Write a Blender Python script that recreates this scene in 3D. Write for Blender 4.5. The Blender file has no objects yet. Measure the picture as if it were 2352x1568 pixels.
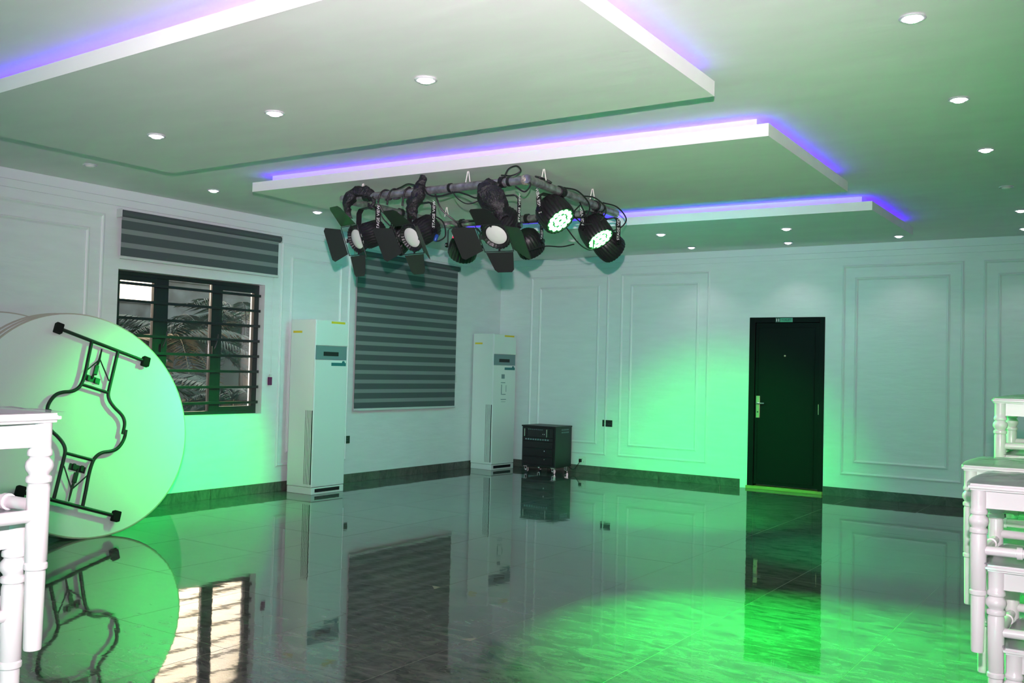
import bpy, bmesh, math, random
from math import sin, cos, pi, radians as R
from mathutils import Vector as V, Matrix, noise

random.seed(7)
S = bpy.context.scene
C = S.collection

# ---------------------------------------------------------------- camera
CAM = V((7.8146, -11.3527, 1.3746))
cr, cu, cf = V((0.8310535, 0.55562478, 0.02512343)), V((-0.00485051, -0.03792851, 0.99926868)), V((-0.55617133, 0.8305676, 0.02882556))
cam = bpy.data.objects.new('camera', bpy.data.cameras.new('camera'))
m = Matrix.Identity(4)
for i in range(3):
    m[i][0], m[i][1], m[i][2], m[i][3] = cr[i], cu[i], -cf[i], CAM[i]
cam.matrix_world = m
cam.data.sensor_width = 36; cam.data.lens = 2196.06 / 2352 * 36
cam.data.clip_start = 0.05; cam.data.clip_end = 300
C.objects.link(cam); S.camera = cam

# ---------------------------------------------------------------- light and exposure
S.view_settings.view_transform = 'Standard'; S.view_settings.look = 'None'
S.view_settings.gamma = 1; S.view_settings.use_curve_mapping = False
S.view_settings.exposure = 0.0

W = bpy.data.worlds.new('dusk_sky'); S.world = W; W.use_nodes = True
nt = W.node_tree; bg = nt.nodes['Background']
tc = nt.nodes.new('ShaderNodeTexCoord'); sx = nt.nodes.new('ShaderNodeSeparateXYZ')
rp = nt.nodes.new('ShaderNodeValToRGB'); nz = nt.nodes.new('ShaderNodeTexNoise')
nt.links.new(tc.outputs['Generated'], sx.inputs[0]); nt.links.new(sx.outputs[2], rp.inputs[0])
rp.color_ramp.elements[0].position = 0.0; rp.color_ramp.elements[0].color = (1, .72, .48, 1)
rp.color_ramp.elements[1].position = 1.0; rp.color_ramp.elements[1].color = (.55, .62, .72, 1)
e = rp.color_ramp.elements.new(0.3); e.color = (1, .74, .52, 1)
nz.inputs['Scale'].default_value = 5; nz.inputs['Detail'].default_value = 4
nt.links.new(tc.outputs['Generated'], nz.inputs['Vector'])
cl = nt.nodes.new('ShaderNodeMix'); cl.data_type = 'RGBA'
cr2 = nt.nodes.new('ShaderNodeValToRGB'); cr2.color_ramp.elements[0].position = .56; cr2.color_ramp.elements[1].position = .68
nt.links.new(nz.outputs[0], cr2.inputs[0]); nt.links.new(cr2.outputs[0], cl.inputs[0])
nt.links.new(rp.outputs[0], cl.inputs[6]); cl.inputs[7].default_value = (.62, .62, .68, 1)
nt.links.new(cl.outputs[2], bg.inputs[0]); bg.inputs[1].default_value = 10

FLASH_P = 1430

def lamp(name, typ, loc, energy, color, aim=None, **kw):
    l = bpy.data.lights.new(name, typ); l.energy = energy; l.color = color
    for k, v in kw.items(): setattr(l, k, v)
    o = bpy.data.objects.new(name, l); C.objects.link(o); o.location = loc
    if aim is not None: o.rotation_euler = (V(aim) - V(loc)).to_track_quat('-Z', 'Y').to_euler()
    return o
# the photographer's flash, on the camera's hot shoe
flash_at = CAM + cu * 0.24 - cf * 0.05
lamp('camera_flash', 'SPOT', flash_at, FLASH_P, (1.0, .84, .92), aim=flash_at + cf + cu * .25 + cr * -.055, spot_size=R(70), spot_blend=1.0, shadow_soft_size=.02)
lamp('camera_flash', 'SPOT', flash_at, 450, (1.0, .84, .92), aim=flash_at + cf, spot_size=R(125), spot_blend=1.0, shadow_soft_size=.02)

# ---------------------------------------------------------------- materials
def mat(name, color, rough=.5, metal=0, spec=.5, emit=None, es=0, noise_amt=0, noise_scale=8, bump=0, bump_scale=30, stretch=None, coat=0):
    M = bpy.data.materials.new(name); M.use_nodes = True
    n = M.node_tree; b = n.nodes['Principled BSDF']
    b.inputs['Base Color'].default_value = (*color, 1); b.inputs['Roughness'].default_value = rough
    b.inputs['Metallic'].default_value = metal; b.inputs['Specular IOR Level'].default_value = spec
    if coat: b.inputs['Coat Weight'].default_value = coat; b.inputs['Coat Roughness'].default_value = .08
    if emit: b.inputs['Emission Color'].default_value = (*emit, 1); b.inputs['Emission Strength'].default_value = es
    if noise_amt or bump:
        t = n.nodes.new('ShaderNodeTexCoord'); mp = n.nodes.new('ShaderNodeMapping')
        mp.inputs['Scale'].default_value = stretch or (1, 1, 1)
        n.links.new(t.outputs['Object'], mp.inputs[0])
    if noise_amt:
        z = n.nodes.new('ShaderNodeTexNoise'); z.inputs['Scale'].default_value = noise_scale; z.inputs['Detail'].default_value = 5
        n.links.new(mp.outputs[0], z.inputs['Vector'])
        r = n.nodes.new('ShaderNodeValToRGB'); n.links.new(z.outputs[0], r.inputs[0])
        r.color_ramp.elements[0].position = .3; r.color_ramp.elements[1].position = .7
        r.color_ramp.elements[0].color = (*[max(0, c * (1 - noise_amt)) for c in color], 1)
        r.color_ramp.elements[1].color = (*[min(1, c * (1 + noise_amt)) for c in color], 1)
        n.links.new(r.outputs[0], b.inputs['Base Color'])
    if bump:
        z = n.nodes.new('ShaderNodeTexNoise'); z.inputs['Scale'].default_value = bump_scale; z.inputs['Detail'].default_value = 4
        n.links.new(mp.outputs[0], z.inputs['Vector'])
        bp = n.nodes.new('ShaderNodeBump'); bp.inputs['Strength'].default_value = bump; bp.inputs['Distance'].default_value = .01
        n.links.new(z.outputs[0], bp.inputs['Height']); n.links.new(bp.outputs[0], b.inputs['Normal'])
    return M

M = {}
M['wall'] = mat('white_wall_paint', (.74, .75, .78), .42, noise_amt=.03, noise_scale=3, bump=.25, bump_scale=6, stretch=(1, 1, 5))
M['trim'] = mat('white_trim_paint', (.74, .75, .78), .4)
M['ceil'] = mat('white_ceiling_paint', (.78, .77, .77), .7, noise_amt=.03, noise_scale=2, bump=.25, bump_scale=2.5, stretch=(1, 2.5, 1))
M['black'] = mat('black_painted_metal', (.012, .012, .014), .42, bump=.1, bump_scale=120)
M['flap'] = mat('black_barn_door_metal', (.018, .018, .02), .5)
M['blackgloss'] = mat('black_plastic', (.01, .01, .012), .25)
M['rubber'] = mat('black_rubber', (.012, .012, .013), .85, spec=.15)
M['chrome'] = mat('chrome', (.8, .8, .82), .12, 1)
M['pipe'] = mat('scuffed_galvanised_pipe', (.40, .38, .40), .33, .75, noise_amt=.45, noise_scale=22, bump=.3, bump_scale=60)
M['rust'] = mat('chipped_weld', (.45, .38, .33), .45, .4, noise_amt=.5, noise_scale=60, bump=.8, bump_scale=60)
M['cable'] = mat('black_rubber_cable', (.012, .012, .014), .45)
M['bag'] = mat('black_plastic_bag', (.013, .012, .015), .5, bump=.9, bump_scale=70)
M['blue'] = mat('blue_connector_plastic', (.01, .06, .30), .4)
M['rope'] = mat('white_hook_paint', (.8, .78, .74), .5)
M['print'] = mat('white_print', (.85, .85, .85), .6)
M['lens'] = mat('frosted_lens', (.72, .72, .70), .25, coat=.5, bump=.15, bump_scale=12)
M['led'] = mat('green_led', (.2, .9, .3), .4, emit=(.16, 1, .25), es=9)
M['ledface'] = mat('led_face_plate', (.01, .06, .02), .4)
M['pin'] = mat('green_status_led', (.1, .8, .2), .4, emit=(.1, 1, .3), es=3)
M['red'] = mat('red_display_digit', (.6, .02, .05), .4, emit=(1, .03, .12), es=1.2)
M['violet'] = mat('violet_led_strip', (.2, 0, .6), .5, emit=(.07, 0.0, 1.0), es=13)
M['dl'] = mat('downlight_lens', (.9, .9, .9), .4, emit=(1, .95, 1), es=9)
M['dloff'] = mat('downlight_lens_off', (.75, .72, .7), .3)
M['dlring'] = mat('downlight_ring', (.75, .75, .8), .25, .3)
M['ac'] = mat('white_appliance_plastic', (.72, .75, .74), .28)
M['acgrey'] = mat('grey_display_panel', (.16, .24, .26), .3)
M['dark'] = mat('dark_recess', (.01, .01, .012), .5)
M['yellow'] = mat('yellow_sticker', (.75, .55, .02), .5)
M['teal'] = mat('teal_sticker', (.02, .16, .18), .4)
M['paper'] = mat('pale_sticker', (.55, .62, .62), .5)
M['door'] = mat('black_door_paint', (.003, .0035, .004), .5, spec=.12, bump=.1, bump_scale=60)
M['brass'] = mat('coppery_handle_plate', (.62, .36, .26), .35, .85)
M['sill'] = mat('door_sill', (.30, .24, .06), .5)
M['sign'] = mat('green_sign', (.08, .30, .20), .35)
M['frame'] = mat('black_window_frame', (.012, .014, .016), .35)
M['table'] = mat('white_table_laminate', (.76, .77, .77), .45, bump=.08, bump_scale=120)
M['edge'] = mat('brown_table_edge', (.50, .42, .38), .4)
M['chair'] = mat('white_chair_resin', (.74, .70, .72), .3, coat=.2)
M['blind_dark'] = mat('dark_grey_blind_band', (.075, .09, .098), .7)
M['blind_rail'] = mat('blind_rail_white', (.6, .62, .62), .4)
M['socket'] = mat('black_socket_plate', (.012, .012, .014), .3)
M['wsocket'] = mat('white_socket_plate', (.7, .72, .7), .4)
M['magenta'] = mat('purple_plastic_weight', (.13, .01, .08), .4)
M['ground'] = mat('outdoor_ground', (.09, .08, .06), .9, noise_amt=.3)
M['bwall'] = mat('outdoor_block_wall', (.026, .042, .052), .9, noise_amt=.5, noise_scale=3)
M['leaf'] = mat('palm_leaf', (.013, .025, .021), .6, spec=.2, noise_amt=.3)
M['leafdry'] = mat('dry_palm_leaf', (.09, .07, .04), .6, spec=.2, noise_amt=.3)
M['trunk'] = mat('palm_trunk', (.05, .04, .03), .9, noise_amt=.4)

def node_mat(name): 
    X = bpy.data.materials.new(name); X.use_nodes = True; n = X.node_tree
    n.nodes.clear(); o = n.nodes.new('ShaderNodeOutputMaterial'); return X, n, o
# glass pane: clear with fresnel reflection
X, n, o = node_mat('window_glass'); M['glass'] = X
t = n.nodes.new('ShaderNodeBsdfTransparent'); t.inputs[0].default_value = (.86, .9, .9, 1)
g = n.nodes.new('ShaderNodeBsdfGlossy'); g.inputs['Roughness'].default_value = .03
f = n.nodes.new('ShaderNodeFresnel'); f.inputs[0].default_value = 1.45
x = n.nodes.new('ShaderNodeMixShader'); n.links.new(f.outputs[0], x.inputs[0]); n.links.new(t.outputs[0], x.inputs[1]); n.links.new(g.outputs[0], x.inputs[2]); n.links.new(x.outputs[0], o.inputs[0])
# sheer band of the blinds
X, n, o = node_mat('sheer_blind_band'); M['sheer'] = X
t = n.nodes.new('ShaderNodeBsdfTransparent'); t.inputs[0].default_value = (.8, .8, .8, 1)
d = n.nodes.new('ShaderNodeBsdfDiffuse'); d.inputs[0].default_value = (.26, .28, .29, 1)
x = n.nodes.new('ShaderNodeMixShader'); x.inputs[0].default_value = .9; n.links.new(t.outputs[0], x.inputs[1]); n.links.new(d.outputs[0], x.inputs[2]); n.links.new(x.outputs[0], o.inputs[0])
# thin clear film on the chair seats
X, n, o = node_mat('clear_plastic_film'); M['film'] = X
t = n.nodes.new('ShaderNodeBsdfTransparent'); t.inputs[0].default_value = (.8, .8, .82, 1)
g = n.nodes.new('ShaderNodeBsdfGlossy'); g.inputs['Roughness'].default_value = .12; g.inputs[0].default_value = (.9, .9, .95, 1)
d = n.nodes.new('ShaderNodeBsdfDiffuse'); d.inputs[0].default_value = (.35, .34, .38, 1)
x = n.nodes.new('ShaderNodeMixShader'); x.inputs[0].default_value = .25; x2 = n.nodes.new('ShaderNodeMixShader'); x2.inputs[0].default_value = .3
n.links.new(t.outputs[0], x.inputs[1]); n.links.new(g.outputs[0], x.inputs[2]); n.links.new(x.outputs[0], x2.inputs[1]); n.links.new(d.outputs[0], x2.inputs[2]); n.links.new(x2.outputs[0], o.inputs[0])

# polished grey stone tile with streaky veins
def stone(name, rough, bumpk, lo=(.036, .035, .034), hi=(.160, .153, .142), vein=(.115, .11, .10)):
    X = bpy.data.materials.new(name); X.use_nodes = True; n = X.node_tree; b = n.nodes['Principled BSDF']; L = n.links.new
    geo = n.nodes.new('ShaderNodeNewGeometry')
    oi = n.nodes.new('ShaderNodeObjectInfo')
    add = n.nodes.new('ShaderNodeVectorMath'); add.operation = 'ADD'
    sc = n.nodes.new('ShaderNodeVectorMath'); sc.operation = 'SCALE'; sc.inputs[0].default_value = (3, 5, 2)
    L(oi.outputs['Random'], sc.inputs['Scale']); L(geo.outputs['Position'], add.inputs[0]); L(sc.outputs[0], add.inputs[1])
    mp = n.nodes.new('ShaderNodeMapping'); mp.inputs['Rotation'].default_value = (0, 0, R(33)); mp.inputs['Scale'].default_value = (1, 2.6, 1)
    L(add.outputs[0], mp.inputs[0])
    z = n.nodes.new('ShaderNodeTexNoise'); z.inputs['Scale'].default_value = 4.5; z.inputs['Detail'].default_value = 12; z.inputs['Roughness'].default_value = .7; z.inputs['Distortion'].default_value = 1.2
    L(mp.outputs[0], z.inputs['Vector'])
    r = n.nodes.new('ShaderNodeValToRGB'); r.color_ramp.elements[0].position = .32; r.color_ramp.elements[1].position = .7
    r.color_ramp.elements[0].color = (*lo, 1); r.color_ramp.elements[1].color = (*hi, 1); L(z.outputs[0], r.inputs[0])
    v = n.nodes.new('ShaderNodeTexNoise'); v.inputs['Scale'].default_value = 1.6; v.inputs['Detail'].default_value = 6; v.inputs['Distortion'].default_value = 2.5
    L(mp.outputs[0], v.inputs['Vector'])
    vr = n.nodes.new('ShaderNodeValToRGB'); es = vr.color_ramp.elements
    es[0].position = .488; es[0].color = (0, 0, 0, 1); es[1].position = .512; es[1].color = (0, 0, 0, 1); q = es.new(.5); q.color = (1, 1, 1, 1)
    L(v.outputs[0], vr.inputs[0])
    mx = n.nodes.new('ShaderNodeMix'); mx.data_type = 'RGBA'; L(vr.outputs[0], mx.inputs[0]); L(r.outputs[0], mx.inputs[6]); mx.inputs[7].default_value = (*vein, 1)
    L(mx.outputs[2], b.inputs['Base Color']); b.inputs['Roughness'].default_value = rough; b.inputs['IOR'].default_value = 1.5
    w = n.nodes.new('ShaderNodeTexNoise'); w.inputs['Scale'].default_value = 5.5; w.inputs['Detail'].default_value = 3; L(add.outputs[0], w.inputs['Vector'])
    bp = n.nodes.new('ShaderNodeBump'); bp.inputs['Strength'].default_value = bumpk; bp.inputs['Distance'].default_value = .004
    L(w.outputs[0], bp.inputs['Height']); L(bp.outputs[0], b.inputs['Normal'])
    return X
M['tile'] = stone('polished_grey_floor_tile', .035, .12)
M['btile'] = stone('grey_skirting_tile', .2, .1, (.05, .05, .045), (.13, .125, .11))
M['grout'] = mat('pale_grout', (.24, .21, .17), .4)

# ---------------------------------------------------------------- mesh helpers
def link(name, me, m, parent=None, smooth=False):
    o = bpy.data.objects.new(name, me); C.objects.link(o)
    if m: me.materials.append(M[m])
    if parent: o.parent = parent
    if smooth:
        for p_ in me.polygons: p_.use_smooth = True
    return o
class MB:
    def __init__(s): s.b = bmesh.new()
    def box(s, c, d, rot=None, bev=0):
        r = bmesh.ops.create_cube(s.b, size=1); vs = r['verts']
        for v in vs:
            v.co = V((v.co.x * d[0], v.co.y * d[1], v.co.z * d[2]))
        if bev:
            es = list({e for v in vs for e in v.link_edges})
            rr = bmesh.ops.bevel(s.b, geom=es, offset=bev, segments=2, affect='EDGES', profile=.5)
            vs = list({v for f in rr['faces'] for v in f.verts} | {v for v in vs if v.is_valid})
        if rot is not None:
            for v in vs: v.co = rot @ v.co
        for v in vs: v.co += V(c)
        return s
    def b2(s, lo, hi, bev=0):
        lo, hi = V(lo), V(hi); return s.box((lo + hi) / 2, hi - lo, None, bev)
    def poly(s, pts, thick, n):      # extruded polygon
        n = V(n).normalized() * thick
        a = [s.b.verts.new(V(p)) for p in pts]; b = [s.b.verts.new(V(p) + n) for p in pts]
        s.b.faces.new(a); s.b.faces.new(list(reversed(b)))
        k = len(pts)
        for i in range(k): s.b.faces.new((a[i], b[i], b[(i + 1) % k], a[(i + 1) % k]))
        return s
    def lathe(s, prof, at=(0, 0, 0), axis=(0, 0, 1), seg=24, fn=None):
        q = V((0, 0, 1)).rotation_difference(V(axis).normalized()); at = V(at); rings = []
        for (r, z) in prof:
            ring = []
            for i in range(seg):
                a = 2 * pi * i / seg; rr = r * (fn(i, z) if fn else 1)
                ring.append(s.b.verts.new(at + q @ V((rr * cos(a), rr * sin(a), z))))
            rings.append(ring)
        for j in range(len(rings) - 1):
            for i in range(seg):
                s.b.faces.new((rings[j][i], rings[j][(i + 1) % seg], rings[j + 1][(i + 1) % seg], rings[j + 1][i]))
        s.b.faces.new(list(reversed(rings[0]))); s.b.faces.new(rings[-1])
        return s
    def cyl(s, a, b, r, seg=12, r2=None):
        a, b = V(a), V(b); return s.lathe([(r, 0), (r if r2 is None else r2, (b - a).length)], a, b - a, seg)
    def tube(s, pts, r, seg=8, closed=False):
        pts = [V(p) for p in pts]; n = len(pts); rings = []; up = None
        for i, p in enumerate(pts):
            d = (pts[(i + 1) % n] - pts[i - 1]) if closed else (pts[min(i + 1, n - 1)] - pts[max(i - 1, 0)])
            d = d.normalized() if d.length > 1e-9 else V((0, 0, 1))
            if up is None: up = d.orthogonal().normalized()
            up = (up - d * up.dot(d)); up = up.normalized() if up.length > 1e-6 else d.orthogonal().normalized()
            w = d.cross(up)
            rr = r(i / (n - 1)) if callable(r) else r
            rings.append([s.b.verts.new(p + (up * cos(2 * pi * k / seg) + w * sin(2 * pi * k / seg)) * rr) for k in range(seg)])
        for j in range(n if closed else n - 1):
            A, B = rings[j], rings[(j + 1) % n]
            for i in range(seg): s.b.faces.new((A[i], A[(i + 1) % seg], B[(i + 1) % seg], B[i]))
        if not closed: s.b.faces.new(list(reversed(rings[0]))); s.b.faces.new(rings[-1])
        return s
    def sweep(s, path, prof, normal):   # mitred closed frame moulding: path corner list, prof [(outward, height)]
        n = V(normal); k = len(path); c = sum((V(p) for p in path), V()) / k; rings = []
        for p in path:
            p = V(p); d = V([math.copysign(1, v) if abs(v) > 1e-6 else 0 for v in (p - c)])
            d -= n * d.dot(n)
            rings.append([s.b.verts.new(p + d * a + n * h) for a, h in prof])
        q = len(prof)
        for i in range(k):
            A, B = rings[i], rings[(i + 1) % k]
            for j in range(q): s.b.faces.new((A[j], A[(j + 1) % q], B[(j + 1) % q], B[j]))
        return s
    def out(s, name, m, parent=None, smooth=False, origin=None):
        bmesh.ops.recalc_face_normals(s.b, faces=s.b.faces)
        off = V(origin) if origin is not None else (parent_loc(parent) if parent else V())
        if off.length: bmesh.ops.translate(s.b, verts=s.b.verts, vec=-off)
        me = bpy.data.meshes.new(name); s.b.to_mesh(me); s.b.free()
        o = link(name, me, m, parent, False)
        if smooth: auto_smooth(me)
        if origin is not None and not parent: o.location = off
        return o
def auto_smooth(me, ang=40):
    for p_ in me.polygons: p_.use_smooth = True
    try: me.set_sharp_from_angle(angle=R(ang))
    except Exception: pass
def parent_loc(p):
    v = V()
    while p is not None: v += p.location; p = p.parent
    return v
def tag(o, label, cat, group=None):
    o['label'] = label; o['category'] = cat
    if group: o['group'] = group
    return o
def thing(name, loc, label, cat, group=None):
    o = bpy.data.objects.new(name, None); C.objects.link(o); o.location = loc; o.empty_display_size = .1
    return tag(o, label, cat, group)
def struct(o): o['kind'] = 'structure'; return o
def spline(pts, n=8):
    P = [V(p) for p in pts]; P = [P[0] * 2 - P[1]] + P + [P[-1] * 2 - P[-2]]; out = []
    for i in range(1, len(P) - 2):
        a, b, c, d = P[i - 1:i + 3]
        for k in range(n):
            t = k / n; out.append(.5 * ((2 * b) + (c - a) * t + (2 * a - 5 * b + 4 * c - d) * t * t + (3 * b - a - 3 * c + d) * t ** 3))
    out.append(P[-2]); return out
def text(name, s, size, mtx, m, parent, extrude=.0006):
    cu_ = bpy.data.curves.new('tmp', 'FONT'); cu_.body = s; cu_.size = size; cu_.extrude = extrude; cu_.align_x = 'CENTER'; cu_.align_y = 'CENTER'
    cu_.resolution_u = 2
    to = bpy.data.objects.new('tmp', cu_); C.objects.link(to)
    me = bpy.data.meshes.new_from_object(to.evaluated_get(bpy.context.evaluated_depsgraph_get())); bpy.data.objects.remove(to)
    me.transform(Matrix.Translation(-parent_loc(parent)) @ mtx)
    return link(name, me, m, parent)
def basis(x, y, o):
    x, y = V(x).normalized(), V(y).normalized(); z = x.cross(y); mt = Matrix.Identity(4)
    for i in range(3): mt[i][0], mt[i][1], mt[i][2], mt[i][3] = x[i], y[i], z[i], o[i]
    return mt

# ================================================================ SETTING
H = 2.917
XR, YF = 9.4, -14.0          # right wall, wall behind the camera
WIN = [(-6.144, -4.41, .835, 2.197), (-3.0, -1.2, .90, 2.6)]   # window openings in the left wall

# floor: grout bed with tiles laid as children
fl = struct(MB().b2((-.2, YF, -.12), (XR, .2, -.0005)).out('floor', 'grout'))
TS = .84
tile_me = {}
ix0 = 2.445 - 3 * TS; iy0 = -8.25 + 10 * TS
nx = 0
k = 0
for i in range(12):
    for j in range(18):
        x0, x1 = ix0 + i * TS, ix0 + (i + 1) * TS; y1 = iy0 - j * TS; y0 = y1 - TS
        x0, x1, y0, y1 = max(x0, 0), min(x1, XR), max(y0, YF), min(y1, 0)
        if x1 - x0 < .05 or y1 - y0 < .05: continue
        key = (round(x1 - x0, 3), round(y1 - y0, 3))
        if key not in tile_me:
            t_ = MB().box((0, 0, -.006), (x1 - x0 - .002, y1 - y0 - .002, .012), None, .0005)
            me = bpy.data.meshes.new('tile'); t_.b.to_mesh(me); t_.b.free(); me.materials.append(M['tile']); tile_me[key] = me
        o = bpy.data.objects.new('tile', tile_me[key]); C.objects.link(o); o.parent = fl
        o.location = ((x0 + x1) / 2, (y0 + y1) / 2, 0)
        o.rotation_euler = (random.uniform(-1, 1) * .0007, random.uniform(-1, 1) * .0007, 0)

# left wall, built as blocks around the two window openings
wl = MB()
ys = [YF] + [v for w in WIN for v in w[:2]] + [.2]
wl.b2((-.22, YF, -.12), (0, WIN[0][0], H + .1)); wl.b2((-.22, WIN[0][1], -.12), (0, WIN[1][0], H + .1)); wl.b2((-.22, WIN[1][1], -.12), (0, .2, H + .1))
for (a, b, z0, z1) in WIN:
    wl.b2((-.22, a, -.12), (0, b, z0)); wl.b2((-.22, a, z1), (0, b, H + .1))
wl = struct(wl.out('wall_left', 'wall'))
# back wall, around the door opening
DX0, DX1, DZ = 3.715, 4.628, 2.08
wb = MB(); wb.b2((0, 0, -.12), (DX0, .2, H + .1)); wb.b2((DX1, 0, -.12), (XR, .2, H + .1)); wb.b2((DX0, 0, DZ), (DX1, .2, H + .1))
wb.b2((DX0, .16, -.12), (DX1, .2, DZ))
wb = struct(wb.out('wall_back', 'wall'))
struct(MB().b2((XR, YF - .2, -.12), (XR + .2, .2, H + .1)).out('wall_right', 'wall'))
struct(MB().b2((-.22, YF - .2, -.12), (XR, YF, H + .1)).out('wall_front', 'wall'))
ce = struct(MB().b2((-.22, YF - .2, H), (XR + .2, .2, H + .15)).out('ceiling', 'ceil'))

# cornice
cor = MB(); cor.b2((0, YF, 2.765), (.018, 0, 2.83)).b2((0, YF, 2.83), (.034, 0, H), .004)
struct(cor.out('trim_1', 'trim'))
cor = MB(); cor.b2((.034, -.018, 2.765), (XR, 0, 2.83)).b2((.034, -.034, 2.83), (XR, 0, H), .004)
struct(cor.out('trim_2', 'trim'))

# picture-frame mouldings on the walls
PROF = [(-.018, 0), (-.018, .006), (-.010, .011), (-.004, .017), (.004, .017), (.009, .010), (.018, .007), (.018, 0)]
def panel(wall, axis, a0, a1, z0, z1):
    for (d, nm) in ((0, 0), (.143, 1)):
        p0, p1, q0, q1 = a0 + d, a1 - d, z0 + d, z1 - d
        if axis == 'x': path = [(p0, 0, q0), (p1, 0, q0), (p1, 0, q1), (p0, 0, q1)]; nn = (0, -1, 0)
        else: path = [(0, p0, q0), (0, p1, q0), (0, p1, q1), (0, p0, q1)]; nn = (1, 0, 0)
        MB().sweep(path, PROF, nn).out('panel_moulding', 'trim', wall)
for a, b in ((.535, 1.748), (1.956, 3.175), (4.838, 6.1), (6.32, 7.58), (7.8, 9.06)): panel(wb, 'x', a, b, .27, 2.66)
for a, b in ((-4.18, -3.135), (-8.6, -6.315), (-11.1, -8.85), (-13.5, -11.3)): panel(wl, 'y', a, b, .28, 2.665)

# skirting in tile lengths
def skirting(name, segs):
    root = bpy.data.objects.new(name, None); C.objects.link(root); root['kind'] = 'structure'
    for lo, hi in segs: MB().b2(lo, hi, .0015).out('tile', 'btile', root)
sg = []; y = 0
while y > YF: sg.append(((0, max(y - .838, YF), 0), (.012, y - .002, .102))); y -= .84
skirting('baseboard_left', sg)
sg = []; xx = .014
while xx < XR:
    x1 = min(xx + .838, XR)
    if xx < DX0 - .09 < x1: x1 = DX0 - .09
    if x1 > xx + .01: sg.append(((xx, -.012, 0), (x1, 0, .102)))
    xx = x1 + .002
    if abs(x1 - (DX0 - .09)) < 1e-6: xx = DX1 + .004
skirting('baseboard_back', sg)

# ---- ceiling drop panels with violet strips in the gap
def drop_panel(P):      # P: near-left, near-right, far-right, far-left (x, y)
    zb, zt, ins = 2.777, 2.853, .112
    root = MB().poly([(x, y, zb) for x, y in P], zt - zb, (0, 0, 1)).out('drop_panel', 'ceil', ce)
    c = V((sum(p[0] for p in P) / 4, sum(p[1] for p in P) / 4))
    def inset(d): return [(x - math.copysign(d, x - c.x), y - math.copysign(d, y - c.y)) for x, y in P]
    Q = inset(ins); MB().poly([(x, y, zt) for x, y in Q], H - zt, (0, 0, 1)).out('spacer', 'trim', root)
    Q = inset(.080)
    for i in range(4):
        a, b = V((*Q[i], zt)), V((*Q[(i + 1) % 4], zt)); d = (b - a).normalized(); a += d * .02; b -= d * .02
        w = V((-d.y, d.x, 0)) * .006
        MB().poly([a - w, b - w, b + w, a + w], .004, (0, 0, 1)).out('light_strip', 'violet', root)
    return root
drop_panel([(1.70, -8.66), (6.02, -8.77), (5.972, -6.82), (1.705, -6.865)])
drop_panel([(1.66, -6.055), (5.942, -5.911), (5.90, -3.988), (1.55, -4.12)])
drop_panel([(1.60, -3.27), (5.868, -3.092), (5.873, -1.474), (1.60, -1.60)])

# ---- downlights
def downlight(x, y, z, on, label, tilt=(0, 0)):
    t_ = thing('downlight', (x, y, z), label, 'light', 'recessed ceiling downlights')
    MB().lathe([(.052, -.001), (.056, -.006), (.050, -.010), (.044, -.009), (.040, .0005)], (x, y, z), seg=28).out('ring', 'dlring', t_, True)
    MB().lathe([(.0335, -.001), (.0335, -.012), (.026, -.019), (.012, -.023), (.002, -.024)], (x, y, z), seg=24).out('lens', 'dl' if on else 'dloff', t_, True)
    if on: lamp('downlight_glow', 'SPOT', (x, y, z - .03), 9, (1, .95, 1), aim=(x, y, 0), spot_size=R(110), spot_blend=.6, shadow_soft_size=.03).parent = None
on = True
DL = [(6.96, -7.07, H, 1, 'lit ceiling downlight at the top right, largest of the right-hand row'),
      (6.93, -5.69, H, 1, 'lit ceiling downlight second from the front in the right-hand row'),
      (6.89, -4.36, H, 1, 'lit ceiling downlight third from the front in the right-hand row'),
      (6.85, -2.94, H, 0, 'unlit ceiling downlight near the right picture edge'),
      (6.83, -1.72, H, 1, 'lit ceiling downlight cut by the right edge, in front of the back wall'),
      (4.867, -7.764, 2.777, 1, 'brightest lit downlight in the middle of the nearest ceiling drop panel'),
      (3.726, -7.693, 2.777, 1, 'middle lit downlight of the three in the nearest ceiling drop panel'),
      (2.648, -7.681, 2.777, 1, 'leftmost lit downlight of the nearest ceiling drop panel'),
      (.78, -6.95, H, 0, 'unlit ceiling downlight above the left wall frame moulding'),
      (.79, -5.75, H, 1, 'lit ceiling downlight above the raised window blind'),
      (.79, -4.46, H, 1, 'lit ceiling downlight just left of the stage light truss'),
      (.79, -3.254, H, 1, 'lit ceiling downlight glimpsed between the two left barn door lights'),
      (3.686, -2.532, 2.777, 1, 'lit downlight in the far drop panel, right of the glowing green lamps'),
      (4.924, -2.40, 2.777, 1, 'rightmost lit downlight in the farthest ceiling drop panel'),
      (2.638, -2.493, 2.777, 0, 'unlit downlight in the far drop panel between the two green lamps'),
      (3.14, -.49, H, 1, 'leftmost small lit downlight close to the back wall'),
      (4.32, -.46, H, 1, 'second small lit downlight close to the back wall, above the door side'),
      (5.54, -.51, H, 1, 'small lit downlight by the back wall at the far panel corner'),
      (6.75, -.57, H, 1, 'small lit downlight at the right picture edge by the back wall')]
for d in DL: downlight(*d)

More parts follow.
